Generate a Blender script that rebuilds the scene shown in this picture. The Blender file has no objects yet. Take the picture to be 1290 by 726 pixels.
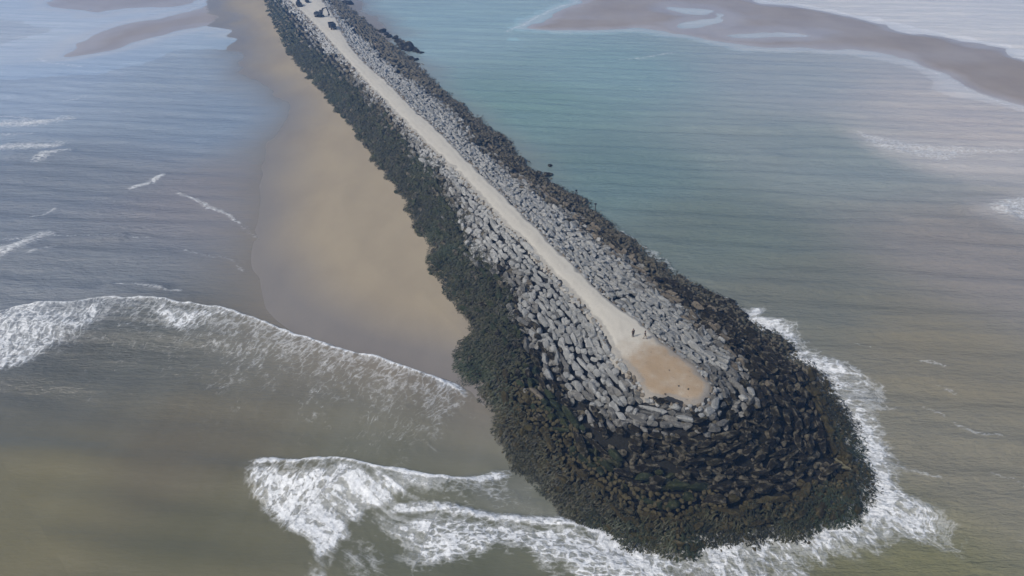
import bpy, bmesh, math, random
import numpy as np
from mathutils import Vector, Matrix

R = math.radians
random.seed(7)
RNG = np.random.default_rng(11)
SC = bpy.context.scene
COL = SC.collection

# ------------------------------------------------------------------ camera, sky, sun, exposure
CAM_H = 82.0
PITCH = R(33.2)
F_PX, CX, CY = 860.0, 645.0, 363.0
cam_d = bpy.data.cameras.new('camera')
cam_d.sensor_width = 36.0
cam_d.lens = 36.0 * F_PX / 1290.0
cam_d.clip_start = 0.5
cam_d.clip_end = 20000
cam = bpy.data.objects.new('camera', cam_d)
cam.location = (0, 0, CAM_H)
cam.rotation_euler = (math.pi / 2 - PITCH, 0, 0)
COL.objects.link(cam)
SC.camera = cam

SUN_EL, SUN_AZ = R(45), R(-116)          # azimuth from +Y, negative = to the left
W = bpy.data.worlds.new('World')
SC.world = W
W.use_nodes = True
nt = W.node_tree
bg = nt.nodes['Background']
sky = nt.nodes.new('ShaderNodeTexSky')
sky.sky_type = 'NISHITA'
sky.sun_disc = False
sky.sun_elevation = SUN_EL
sky.sun_rotation = SUN_AZ
sky.air_density = 1.0
sky.dust_density = 3.0
sky.ozone_density = 1.0
nt.links.new(sky.outputs[0], bg.inputs[0])
bg.inputs[1].default_value = 0.12

sun_d = bpy.data.lights.new('sun', 'SUN')
sun_d.energy = 2.7
sun_d.angle = R(1.5)
sun_d.color = (1.0, 0.94, 0.85)
sun = bpy.data.objects.new('sun', sun_d)
sdir = Vector((math.sin(SUN_AZ) * math.cos(SUN_EL), math.cos(SUN_AZ) * math.cos(SUN_EL), math.sin(SUN_EL)))
sun.rotation_euler = sdir.to_track_quat('Z', 'Y').to_euler()
sun.location = sdir * 300
COL.objects.link(sun)

SC.view_settings.view_transform = 'Standard'
SC.view_settings.look = 'None'
SC.view_settings.exposure = 0.0
SC.view_settings.gamma = 1.0
SC.view_settings.use_curve_mapping = False
SC.render.engine = 'CYCLES'
SC.cycles.max_bounces = 6
SC.cycles.diffuse_bounces = 3
SC.cycles.glossy_bounces = 3
SC.cycles.volume_bounces = 1
SC.cycles.use_denoising = True

# ------------------------------------------------------------------ plan of the place: outlines on the ground, in metres
def P(px, py, z=0.0):
    x = (px - CX) / F_PX
    y = (CY - py) / F_PX
    c, s = math.cos(PITCH), math.sin(PITCH)
    dx, dy, dz = x, c + y * s, -s + y * c
    t = (z - CAM_H) / dz
    return (dx * t, dy * t)

def PL(pts, z=0.0):
    return np.array([P(a, b, z) for a, b in pts], dtype=np.float64)

def to_px(x, y, z):
    c, s = math.cos(PITCH), math.sin(PITCH)
    dz = z - CAM_H
    fwd = y * c - dz * s
    up = y * s + dz * c
    return CX + F_PX * x / fwd, CY - F_PX * up / fwd, fwd

def ss(a, b, x):
    t = np.clip((x - a) / (b - a), 0, 1)
    return t * t * (3 - 2 * t)

def seg_dist(x, y, poly, closed=True):
    """distance to a polyline, arc length of the nearest point, side sign of the nearest segment"""
    n = len(poly)
    best = np.full(x.shape, 1e18)
    arc = np.zeros(x.shape)
    sgn = np.ones(x.shape)
    acc = 0.0
    for i in range(n if closed else n - 1):
        ax, ay = poly[i]
        bx, by = poly[(i + 1) % n]
        ex, ey = bx - ax, by - ay
        L2 = ex * ex + ey * ey + 1e-12
        L = math.sqrt(L2)
        t = np.clip(((x - ax) * ex + (y - ay) * ey) / L2, 0, 1)
        qx, qy = x - (ax + t * ex), y - (ay + t * ey)
        d2 = qx * qx + qy * qy
        m = d2 < best
        best = np.where(m, d2, best)
        arc = np.where(m, acc + t * L, arc)
        sgn = np.where(m, np.sign(ex * (y - ay) - ey * (x - ax)), sgn)
        acc += L
    return np.sqrt(best), arc, sgn

def inside(x, y, poly):
    r = np.zeros(x.shape, bool)
    n = len(poly)
    for i in range(n):
        ax, ay = poly[i]
        bx, by = poly[(i + 1) % n]
        if ay == by:
            continue
        c = ((ay > y) != (by > y)) & (x < (bx - ax) * (y - ay) / (by - ay) + ax)
        r ^= c
    return r

def sdf(x, y, poly):
    """positive inside"""
    d, a, s = seg_dist(x, y, poly, True)
    return np.where(inside(x, y, poly), d, -d)

def smooth_line(pts, closed, it=2):
    p = np.array(pts)
    for _ in range(it):
        if closed:
            q = np.roll(p, -1, 0)
            p = np.stack([.75 * p + .25 * q, .25 * p + .75 * q], 1).reshape(-1, 2)
        else:
            a, b = p[:-1], p[1:]
            m = np.stack([.75 * a + .25 * b, .25 * a + .75 * b], 1).reshape(-1, 2)
            p = np.vstack([p[:1], m, p[-1:]])
    return p

def vnoise(x, y, seed=0):
    """smooth value noise, 0..1"""
    def h(ix, iy):
        n = (ix.astype(np.int64) * 374761393 + iy.astype(np.int64) * 668265263 + seed * 974634777) & 0x7fffffff
        n = ((n ^ (n >> 13)) * 1274126177) & 0x7fffffff
        n = n ^ (n >> 16)
        return (n & 0xffff) / 65535.0
    ix, iy = np.floor(x), np.floor(y)
    fx, fy = x - ix, y - iy
    fx = fx * fx * (3 - 2 * fx)
    fy = fy * fy * (3 - 2 * fy)
    a, b = h(ix, iy), h(ix + 1, iy)
    c, d = h(ix, iy + 1), h(ix + 1, iy + 1)
    return (a * (1 - fx) + b * fx) * (1 - fy) + (c * (1 - fx) + d * fx) * fy

def fbm(x, y, seed=0, oct=4):
    s, a, t = 0, .5, 0
    for i in range(oct):
        s = s + a * vnoise(x * 2 ** i, y * 2 ** i, seed + i)
        t += a
        a *= .5
    return s / t

CROWN = 7.5
far = np.array([-0.40, 0.916])             # heading of the breakwater towards the shore
def run_on(p, n=2, step=420.0):
    return [tuple(np.array(p) + far * step * (i + 1)) for i in range(n)]

left_toe_px = [(333, 0), (337, 20), (347, 45), (366, 75), (387, 100), (412, 128), (440, 165), (455, 184), (475, 215), (487, 229),
    (502, 244), (512, 264), (519, 289), (532, 309), (536, 334), (549, 352), (560, 375), (576, 394), (579, 414), (577, 454),
    (590, 479), (596, 499), (607, 519), (631, 554), (655, 590), (670, 601), (698, 633), (718, 657), (737, 668), (765, 680),
    (800, 694), (848, 697), (879, 696), (915, 692), (946, 686), (990, 676), (1025, 666), (1060, 658), (1088, 648),
    (1108, 625), (1104, 597), (1092, 566), (1076, 534), (1058, 499), (1037, 471), (1005, 444), (985, 425), (960, 408),
    (931, 388), (891, 365), (852, 345), (825, 325), (802, 302), (772, 286), (752, 266), (723, 246), (699, 233), (673, 213),
    (653, 197), (640, 180), (600, 146), (578, 129), (553, 109), (533, 89), (518, 74), (498, 57), (478, 42), (454, 20), (434, 5), (426, 0)]
TOE = PL(left_toe_px, 0.0)
TOE = np.array(run_on(TOE[0])[::-1] + [tuple(p) for p in TOE] + run_on(TOE[-1]))
path_px = [(364, 0), (381, 16), (402, 37), (419, 56), (434, 73), (448, 89), (486, 129), (517, 160), (549, 192), (579, 217),
    (609, 252), (638, 282), (663, 304), (680, 324), (699, 347), (729, 375), (751, 399), (760, 413), (768, 437), (786, 457), (804, 480), (815, 497),
    (830, 503), (852, 506), (874, 511), (888, 505), (896, 492), (890, 479), (874, 459), (852, 444), (834, 434), (826, 421),
    (803, 404), (771, 380), (746, 357), (724, 337), (706, 320), (691, 304), (656, 267), (624, 237), (594, 207), (567, 181),
    (547, 160), (528, 144), (491, 107), (459, 79), (441, 58), (432, 43), (424, 24), (405, 0)]
PATH = PL(path_px, CROWN)
PATH = np.array(run_on(PATH[0])[::-1] + [tuple(p) for p in PATH] + run_on(PATH[-1]))
pale_px = [(357, 5), (374, 22), (389, 42), (409, 67), (439, 92), (454, 107), (483, 134), (503, 159), (522, 185), (539, 210),
    (562, 230), (579, 267), (599, 309), (622, 332), (654, 357), (657, 389), (664, 429), (698, 464), (718, 495), (745, 519),
    (777, 534), (800, 538), (832, 544), (850, 548), (880, 532), (912, 516), (934, 490), (934, 471), (918, 446), (903, 430),
    (879, 400), (868, 386), (825, 363), (799, 335), (772, 312), (746, 296), (718, 266), (690, 252), (640, 211), (626, 197),
    (601, 177), (578, 146), (553, 124), (531, 107), (503, 89), (478, 69), (454, 47), (429, 22), (407, 0)]
PALE = PL(pale_px, 5.0)
PALE = np.array(run_on(PALE[0])[::-1] + [tuple(p) for p in PALE] + run_on(PALE[-1]))

def mound_raw(x, y):
    """height of the rubble mound, distances to path and toe"""
    dp = -sdf(x, y, PATH)
    wx_ = x + (fbm(x * .22, y * .22, 101, 3) - .5) * 5.5
    wy_ = y + (fbm(x * .22, y * .22, 102, 3) - .5) * 5.5
    dt = sdf(wx_, wy_, TOE)
    fr = np.clip(dt, 0, None) / (np.clip(dt, 0, None) + np.clip(dp, 0, None) + 1e-6)
    z = CROWN * fr ** 0.88
    z = np.where(dt < 0, np.maximum(dt * 0.35, -2.5), z)
    return z, dp, dt

# ------------------------------------------------------------------ object helpers
def tag(o, label=None, cat=None, group=None, kind=None):
    if label: o['label'] = label
    if cat: o['category'] = cat
    if group: o['group'] = group
    if kind: o['kind'] = kind
    return o

def link(name, me, parent=None):
    o = bpy.data.objects.new(name, me)
    COL.objects.link(o)
    if parent: o.parent = parent
    return o

def np_mesh(name, verts, tris=None, quads=None, mats=(), midx=None, smooth=False, attrs=None):
    me = bpy.data.meshes.new(name)
    verts = np.asarray(verts, np.float32)
    me.vertices.add(len(verts))
    me.vertices.foreach_set('co', verts.ravel())
    f = quads if quads is not None else tris
    k = 4 if quads is not None else 3
    f = np.asarray(f, np.int32)
    me.loops.add(f.size)
    me.loops.foreach_set('vertex_index', f.ravel())
    me.polygons.add(len(f))
    me.polygons.foreach_set('loop_start', np.arange(0, f.size, k, dtype=np.int32))
    me.polygons.foreach_set('loop_total', np.full(len(f), k, np.int32))
    for m in mats: me.materials.append(m)
    if midx is not None: me.polygons.foreach_set('material_index', np.asarray(midx, np.int32))
    me.polygons.foreach_set('use_smooth', np.full(len(f), smooth, bool))
    for an, av in (attrs or {}).items():
        av = np.asarray(av, np.float32)
        if av.ndim == 1:
            a = me.attributes.new(an, 'FLOAT', 'POINT'); a.data.foreach_set('value', av)
        else:
            a = me.attributes.new(an, 'FLOAT_VECTOR', 'POINT'); a.data.foreach_set('vector', av.ravel())
    me.update(calc_edges=True)
    return me

class NT:
    """short node-tree writer"""
    def __init__(s, name):
        s.m = bpy.data.materials.new(name)
        s.m.use_nodes = True
        s.t = s.m.node_tree
        s.b = s.t.nodes['Principled BSDF']
    def n(s, typ, **kw):
        nd = s.t.nodes.new('ShaderNode' + typ)
        for k, v in kw.items():
            setattr(nd, k, v)
        return nd
    def set(s, inp, v):
        if hasattr(v, 'is_output') or isinstance(v, bpy.types.NodeSocket): s.t.links.new(v, inp)
        elif isinstance(v, (tuple, list)) and len(v) == 3 and inp.type == 'RGBA': inp.default_value = (*v, 1)
        else: inp.default_value = v
    def attr(s, name, out='Fac', typ='GEOMETRY'):
        a = s.n('Attribute', attribute_name=name, attribute_type=typ)
        return a.outputs[out]
    def noise(s, vec, scale, detail=4, rough=.55, out='Fac', dist=0):
        a = s.n('TexNoise')
        s.set(a.inputs['Vector'], vec)
        a.inputs['Scale'].default_value = scale
        a.inputs['Detail'].default_value = detail
        a.inputs['Roughness'].default_value = rough
        a.inputs['Distortion'].default_value = dist
        return a.outputs[out]
    def vor(s, vec, scale, feature='F1', out='Distance'):
        a = s.n('TexVoronoi', feature=feature)
        s.set(a.inputs['Vector'], vec)
        a.inputs['Scale'].default_value = scale
        return a.outputs[out]
    def math(s, op, a, b=None, clamp=False):
        nd = s.n('Math', operation=op, use_clamp=clamp)
        s.set(nd.inputs[0], a)
        if b is not None: s.set(nd.inputs[1], b)
        return nd.outputs[0]
    def ramp(s, v, lo, hi, a=0., b=1.):
        nd = s.n('MapRange', interpolation_type='SMOOTHSTEP')
        s.set(nd.inputs[0], v)
        for i, q in enumerate((lo, hi, a, b)): s.set(nd.inputs[i + 1], q)
        return nd.outputs[0]
    def mix(s, f, a, b, typ='MIX'):
        nd = s.n('MixRGB', blend_type=typ)
        s.set(nd.inputs[0], f); s.set(nd.inputs[1], a); s.set(nd.inputs[2], b)
        return nd.outputs[0]
    def pos(s):
        return s.n('NewGeometry').outputs['Position']
    def obj(s):
        return s.n('TexCoord').outputs['Object']
    def scale(s, vec, sc):
        nd = s.n('Mapping')
        s.set(nd.inputs['Vector'], vec)
        nd.inputs['Scale'].default_value = sc
        return nd.outputs[0]
    def bump(s, h, strength, dist, prev=None):
        nd = s.n('Bump')
        s.set(nd.inputs['Height'], h)
        nd.inputs['Strength'].default_value = strength
        nd.inputs['Distance'].default_value = dist
        if prev is not None: s.set(nd.inputs['Normal'], prev)
        return nd.outputs[0]
    def out(s, color, rough, normal=None, spec=None, metal=None):
        s.set(s.b.inputs['Base Color'], color)
        s.set(s.b.inputs['Roughness'], rough)
        if normal is not None: s.set(s.b.inputs['Normal'], normal)
        if spec is not None: s.set(s.b.inputs['Specular IOR Level'], spec)
        if metal is not None: s.b.inputs['Metallic'].default_value = metal
        return s.m

# ------------------------------------------------------------------ materials
def water_material():
    t = NT('sea_water')
    pos = t.pos()
    col = t.attr('silt_glare', 'Vector')
    foam = t.attr('foam')
    shal = t.attr('shallow')
    uv = t.attr('wash', 'Vector')
    # patches of suspended sediment
    n1 = t.noise(t.scale(pos, (.02, .05, .05)), 1.0, 4)
    col = t.mix(t.ramp(n1, .3, .75), col, t.mix(1.0, col, (1.12, 1.10, 1.06), 'MULTIPLY'))
    s1 = t.noise(t.scale(pos, (.12, .50, 1)), 1.0, 7, .66, dist=1.0)  # streaks paint the ripples' light and dark reflections into the water colour
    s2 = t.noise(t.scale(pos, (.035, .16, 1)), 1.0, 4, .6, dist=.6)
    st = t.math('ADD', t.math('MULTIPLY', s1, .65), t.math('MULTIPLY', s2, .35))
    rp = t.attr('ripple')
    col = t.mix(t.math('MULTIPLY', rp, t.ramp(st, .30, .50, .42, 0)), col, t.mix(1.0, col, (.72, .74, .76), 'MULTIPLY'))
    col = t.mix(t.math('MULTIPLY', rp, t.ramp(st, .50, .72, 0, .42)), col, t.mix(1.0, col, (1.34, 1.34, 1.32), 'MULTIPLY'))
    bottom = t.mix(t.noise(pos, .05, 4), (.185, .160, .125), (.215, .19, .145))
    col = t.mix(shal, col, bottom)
    # foam: threshold of noises whose grain follows the wash
    fa = t.noise(t.scale(uv, (1.0, .48, 1)), 1.05, 9, .74, dist=.7)
    fb = t.noise(t.scale(pos, (.8, 1.1, 1)), .42, 7, .62)
    wv = t.n('VectorMath', operation='ADD')
    t.set(wv.inputs[0], t.scale(uv, (.95, .62, 1)))
    wob = t.n('TexNoise'); t.set(wob.inputs['Vector'], pos); wob.inputs['Scale'].default_value = .8; wob.inputs['Detail'].default_value = 3
    wsc = t.n('VectorMath', operation='SCALE'); t.set(wsc.inputs[0], wob.outputs['Color']); wsc.inputs['Scale'].default_value = 1.6
    t.set(wv.inputs[1], wsc.outputs[0])
    cell = t.vor(wv.outputs[0], .85, 'DISTANCE_TO_EDGE')
    lace = t.ramp(cell, .0, .30, 1.0, -.35)
    nz = t.math('ADD', t.math('MULTIPLY', fa, .62), t.math('MULTIPLY', fb, .38))
    nz = t.math('ADD', nz, t.math('MULTIPLY', lace, .11))
    thr = t.math('SUBTRACT', .955, t.math('MULTIPLY', foam, .58))
    d = t.math('SUBTRACT', nz, thr)
    f = t.ramp(d, -.03, .11)
    thin = t.ramp(d, -.20, .06, 0, .45)
    thin = t.math('MULTIPLY', thin, t.ramp(foam, .02, .3))
    f = t.math('MAXIMUM', f, thin)
    fine = t.noise(pos, 2.2, 4)
    fcol = t.mix(t.ramp(t.math('ADD', t.math('MULTIPLY', fine, .5), t.math('MULTIPLY', fa, .5)), .35, .62), (.44, .46, .465), (.80, .82, .82))
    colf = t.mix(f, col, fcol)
    rough = t.ramp(f, 0, 1, .19, .75)
    # ripples: long crests lying across the view of the sea
    w1 = t.noise(t.scale(pos, (.075, .30, .3)), 1.0, 5, .6)
    w2 = t.noise(t.scale(pos, (.60, 1.35, 1)), .9, 6, .65)
    calm = t.attr('ripple')
    nm = t.n('Bump')
    t.set(nm.inputs['Height'], w1); nm.inputs['Distance'].default_value = 2.2
    t.set(nm.inputs['Strength'], t.math('MULTIPLY', calm, .85))
    n2 = t.n('Bump')
    t.set(n2.inputs['Height'], w2); n2.inputs['Distance'].default_value = .75
    t.set(n2.inputs['Strength'], t.math('MULTIPLY', calm, .9)); t.set(n2.inputs['Normal'], nm.outputs[0])
    n3 = t.n('Bump')
    t.set(n3.inputs['Height'], t.math('ADD', f, t.math('MULTIPLY', fine, .5))); n3.inputs['Distance'].default_value = .25
    t.set(n3.inputs['Strength'], t.ramp(f, 0, .5, 0, .6)); t.set(n3.inputs['Normal'], n2.outputs[0])
    t.b.inputs['IOR'].default_value = 1.33
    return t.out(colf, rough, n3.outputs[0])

def sand_material(dry, wet, name):
    t = NT(name)
    pos = t.pos()
    w = t.attr('wet')
    n = t.noise(t.scale(pos, (.06, .03, .05)), 1, 6, .6)
    fine = t.noise(pos, 1.6, 5, .65)
    c = t.mix(w, dry, wet)
    c = t.mix(t.ramp(n, .35, .7), c, t.mix(1.0, c, (.88, .88, .90), 'MULTIPLY'))
    c = t.mix(t.math('MULTIPLY', fine, .25), c, t.mix(1.0, c, (.7, .68, .66), 'MULTIPLY'))
    b = t.bump(fine, .25, .08)
    return t.out(c, t.ramp(w, 0, 1, .9, .42), b, t.ramp(w, 0, 1, .2, .5))

def rock_material(name, lo, hi, spot, spot_at, rough, moss=None, edge=None):
    t = NT(name)
    pos, ob = t.pos(), t.obj()
    rnd = t.math('FRACT', t.math('ADD', t.n('ObjectInfo').outputs['Random'], t.attr('tint')))
    n = t.noise(pos, 1.1, 8, .68)
    big = t.noise(pos, .09, 3)
    fine = t.noise(pos, 5.0, 4, .6)
    f = t.math('ADD', t.math('MULTIPLY', rnd, .55), t.math('MULTIPLY', n, .45))
    f = t.math('ADD', f, t.math('MULTIPLY', t.math('SUBTRACT', big, .5), .5), True)
    c = t.mix(f, lo, hi)
    c = t.mix(t.ramp(t.noise(pos, 1.7, 5, .7), spot_at, spot_at + .12), c, spot)
    if moss:
        c = t.mix(t.ramp(t.noise(pos, .30, 5, .65), .46, .66), c, moss)
    if edge:
        pt = t.n('NewGeometry').outputs['Pointiness']
        c = t.mix(t.math('MULTIPLY', t.ramp(t.math('ADD', pt, t.math('MULTIPLY', t.math('SUBTRACT', n, .5), .30)), .53, .62), .8), c, edge)
    c = t.mix(t.math('MULTIPLY', t.ramp(fine, .3, .7), .35), c, t.mix(1.0, c, (.5, .5, .5), 'MULTIPLY'))
    b = t.bump(t.math('ADD', n, t.math('MULTIPLY', fine, .45)), 1.0, .55)
    return t.out(c, rough, b, .12)

def plain(name, col, rough=.6, metal=0., var=.25):
    t = NT(name)
    n = t.noise(t.obj(), 2.5, 4)
    c = t.mix(t.math('MULTIPLY', n, var), col, tuple(v * .4 for v in col))
    return t.out(c, rough, metal=metal)

M_WATER = water_material()
M_SAND = sand_material((.345, .292, .205), (.225, .203, .174), 'beach_sand')
M_BAR = sand_material((.262, .224, .188), (.36, .335, .325), 'grey_bar_sand')
M_PALE = rock_material('weathered_grey_stone', (.19, .194, .186), (.41, .415, .395), (.08, .08, .078), .60, .92, None, (.46, .462, .44))
M_MID = rock_material('half_wet_grey_stone', (.07, .07, .064), (.24, .235, .215), (.04, .04, .037), .58, .9, None, (.30, .295, .27))
M_TAN = rock_material('stained_brown_stone', (.07, .063, .050), (.22, .19, .145), (.03, .028, .022), .54, .85, None, (.24, .205, .155))
M_DARK = rock_material('wet_black_stone', (.005, .004, .003), (.026, .022, .014), (.085, .075, .052), .59, .85, (.022, .019, .009), (.19, .172, .125))
M_WEEDY = rock_material('weed_covered_stone', (.010, .012, .006), (.038, .052, .026), (.095, .10, .06), .62, .8, (.038, .043, .014), (.085, .088, .052))
M_OLIVE = rock_material('olive_weed_stone', (.022, .018, .008), (.066, .054, .024), (.10, .09, .055), .66, .75, (.055, .047, .017), (.10, .085, .045))

# ------------------------------------------------------------------ polar sheet for sea and sand (finer near the breakwater)
def polar_sheet():
    a_mid = np.radians(np.linspace(-47, 47, 720))
    a_out = np.radians(np.linspace(47, 313, 72))[1:-1]
    ang = np.concatenate([a_mid, a_out])
    rr = np.concatenate([[.6, 6, 14, 20, 25], np.geomspace(30, 560, 820), np.geomspace(570, 3000, 50)])
    A, Rr = np.meshgrid(ang, rr)
    X, Y = Rr * np.sin(A), Rr * np.cos(A)
    nr, na = A.shape
    idx = np.arange(nr * na).reshape(nr, na)
    nx = np.roll(idx, -1, 1)
    q = np.stack([idx[:-1], idx[1:], nx[1:], nx[:-1]], -1).reshape(-1, 4)   # winding fixed below
    return X.ravel(), Y.ravel(), q[:, ::-1]

WX, WY, WQ = polar_sheet()
zm, dpath, dtoe = mound_raw(WX, WY)
WAV = fbm(WX * .05, WY * .05, 3) - .5
JX = WX + (fbm(WX * .12, WY * .12, 21, 5) - .5) * 7
JY = WY + (fbm(WX * .12, WY * .12, 22, 5) - .5) * 7
FARF = np.hypot(WX, WY) / 130.0
BX = WX + (fbm(WX * .03, WY * .03, 31) - .5) * 14 * np.clip(FARF - .6, 0, 2)
BY = WY + (fbm(WX * .03, WY * .03, 32) - .5) * 14 * np.clip(FARF - .6, 0, 2)

# emerged and shallow sand: (outline, softness m, crest height m, is_bar)
beach = PL([(262, -30), (266, 8), (285, 40), (312, 75), (347, 112), (366, 138), (365, 150), (348, 172), (332, 186), (326, 210),
            (312, 290), (318, 340), (345, 400), (420, 450), (500, 474), (560, 496), (640, 520), (700, 420), (640, 200), (480, 60), (430, -30)])
spit = PL([(70, 68), (92, 52), (150, 34), (200, 24), (250, 8), (290, -20), (320, -20), (320, 50), (275, 33), (240, 40), (200, 49), (140, 60), (90, 72)])
bar_a = PL([(20, -30), (55, 0), (92, 12), (125, 20), (160, 12), (215, 4), (270, -10), (260, -40)])
shoal = PL([(652, 41), (672, 26), (690, 16), (722, 2), (760, -20), (900, -25), (935, 4), (1000, 11), (1055, 19), (1105, 29), (1150, 40),
            (1195, 50), (1232, 62), (1290, 74), (1420, 100), (1420, 160), (1290, 134), (1240, 116), (1205, 100), (1172, 86), (1120, 72),
            (1060, 60), (985, 62), (905, 50), (850, 40), (760, 39)])
pools = [PL([(838, 13), (860, 10), (885, 13), (902, 18), (880, 21), (850, 18)]),
         PL([(855, 32), (875, 25), (905, 24), (918, 19), (905, 32), (880, 38)]),
         PL([(925, 43), (980, 37), (1035, 43), (1010, 47), (960, 46)]),
         PL([(1035, 62), (1060, 58), (1100, 66), (1085, 74), (1050, 72)])]
BARS = [(beach, 24., .66), (spit, 16., .22), (bar_a, 14., .18)]
h_left = np.full(WX.shape, -3.0)
h_spit = np.full(WX.shape, -3.0)
for pl, w, amp in BARS:
    s = sdf(BX, BY, smooth_line(pl, True, 2))
    hh_ = amp * np.clip(s / w, -3, 1)
    if pl is not beach: h_spit = np.maximum(h_spit, hh_)
    h_left = np.maximum(h_left, hh_)
h_right = .40 * np.clip(sdf(BX, BY, smooth_line(shoal, True, 2)) / 8., -3, 1)
for pl in pools:
    h_right = np.minimum(h_right, .12 * np.clip(-sdf(BX, BY, smooth_line(pl, True, 2)) / 5. , -1.2, 30))
h_beach = np.where(h_spit > -.1, np.where(sdf(BX, BY, smooth_line(beach, True, 2)) > -6, h_left, -3), h_left)
h_beach = h_beach + (fbm(WX * .02, WY * .02, 41) - .5) * .16
h_spit += (fbm(WX * .02, WY * .02, 41) - .5) * .16 - .012
h_left += (fbm(WX * .02, WY * .02, 41) - .5) * .16
h_right += (fbm(WX * .03, WY * .05, 42, 5) - .5) * .42
h_all = np.maximum(h_left, h_right)

# wave fronts (sharp leading edge on the far side, wash trailing towards the viewer)
front_a = PL([(-60, 404), (0, 398), (80, 390), (150, 382), (160, 386), (170, 384), (205, 387), (270, 394), (330, 415), (400, 440), (470, 462),
              (540, 478), (580, 494), (605, 515)])
front_b = PL([(286, 598), (310, 590), (370, 585), (430, 588), (465, 599), (520, 609), (570, 612), (620, 608), (668, 600)])
front_c = PL([(455, 652), (490, 647), (530, 648), (580, 654), (640, 660), (720, 664), (760, 678), (815, 697)])
fronts = [smooth_line(f, False, 2) for f in (front_a, front_b, front_c)]

foam = np.zeros(WX.shape)
uvS, uvD = WY * 1.5 + 6 * fbm(WX * .06, WY * .06, 33), WX * 1.1
lift = np.zeros(WX.shape)
for k, (fl, amp, back, edge, trail, tlen) in enumerate(zip(fronts, (2.2, 1.8, 1.0), (16, 11, 7), (.98, 1.0, .95), (.40, .60, .6), (9, 6, 4))):
    d, arc, sg = seg_dist(JX * .35 + WX * .65, JY * .35 + WY * .65, fl, False)
    L = np.sum(np.hypot(*np.diff(fl, axis=0).T))
    ch = fl[-1] - fl[0]; Lc = np.hypot(*ch); ch = ch / Lc
    tc = (WX - fl[0][0]) * ch[0] + (WY - fl[0][1]) * ch[1]
    ends = ss(0, 6, tc) * ss(0, 6, Lc - tc)
    behind = sg < 0                                       # viewer's side of the front
    lends = ss(0, 16, tc) * ss(0, 16, Lc - tc)
    lift += amp * lends * np.where(behind, np.exp(-d / back), ss(2.0, 0, d))
    rag = fbm(tc * .35, d * .07, 60 + k)
    e = np.where(behind, np.exp(-d / .9), ss(2.2, .8, d)) * edge * ends
    tr = np.where(behind, trail * np.exp(-(d / (tlen * (.5 + rag))) ** 1.3), 0) * ends
    if k == 0:
        px_right = ss(Lc * .45, Lc * .62, tc)
        tr = np.where(behind, (.61 - .02 * px_right) * np.exp(-d / (20. * (.35 + 1.2 * rag))), 0) * ends
    new = np.maximum(e, tr)
    m = (new > foam) if k == 0 else np.zeros(WX.shape, bool)
    uvS = np.where(m, arc, uvS); uvD = np.where(m, d * .8, uvD)
    foam = np.maximum(foam, new)

def patch(px, soft, strength, z=0.):
    global foam
    s = sdf(JX, JY, smooth_line(PL(px, z), True, 1))
    foam = np.maximum(foam, strength * ss(-soft * 1.6, soft * 2.2, s))

patch([(-90, 400), (0, 396), (80, 389), (150, 382), (160, 386), (140, 405), (90, 434), (50, 454), (0, 479), (-90, 520)], 1.5, .80)
patch([(165, 384), (205, 387), (270, 394), (335, 416), (330, 424), (290, 416), (255, 424), (215, 426), (190, 408)], 1.5, .80)
patch([(286, 598), (310, 589), (370, 585), (430, 588), (465, 600), (520, 610), (600, 613), (590, 622), (540, 622), (510, 640), (475, 652), (470, 665), (440, 680),
       (410, 726), (400, 760), (380, 760), (372, 700), (345, 655), (310, 625)], 1.2, .86)
patch([(455, 652), (490, 647), (530, 648), (580, 654), (640, 660), (720, 664), (760, 678), (825, 697), (850, 760), (740, 760), (690, 722), (660, 702),
       (620, 694), (570, 705), (520, 726), (505, 712), (510, 690), (480, 668)], 1.2, .84)
patch([(590, 618), (640, 612), (668, 604), (700, 640), (720, 662), (650, 658), (620, 640)], 2.0, .40)
patch([(440, 680), (480, 660), (520, 690), (480, 760), (390, 760), (410, 720)], 2., .46)
patch([(580, 492), (606, 512), (655, 592), (640, 596), (610, 545)], 2.0, .46)
# surf washing round the head
ring = PL([(940, 392), (968, 402), (990, 412), (1022, 430), (1062, 460), (1112, 480), (1120, 498), (1098, 520), (1112, 560), (1130, 600), (1150, 632), (1195, 655),
           (1228, 688), (1210, 712), (1150, 690), (1095, 682), (1055, 700), (1030, 760), (850, 760), (760, 700), (700, 640), (900, 500)])
s = sdf(JX * .6 + WX * .4, JY * .6 + WY * .4, smooth_line(ring, True, 2))
_, arc_t, _ = seg_dist(WX, WY, TOE, True)
out_t = np.clip(-dtoe, 0, 60)
rag = fbm(arc_t * .30, out_t * .05, 77)
near_head = ss(-3.5, 2.5, s + (rag - .5) * 11) * ss(-3, 0, -dtoe + 1.5)
hf = near_head * np.clip(1.06 - out_t / 22., .50, 1) * (1 - .25 * ss(.45, .7, fbm(arc_t * .12, out_t * .10, 78)))
m = hf > foam
uvS = np.where(m, arc_t * .9, uvS); uvD = np.where(m, out_t, uvD)
foam = np.maximum(foam, hf)
# thin swash line along the seaward toe
foam = np.maximum(foam, .62 * np.exp(-(out_t / .9) ** 2) * (WX > -200) * ss(.40, .6, fbm(arc_t * .08, arc_t * 0, 5)) * (dtoe < .5))
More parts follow.
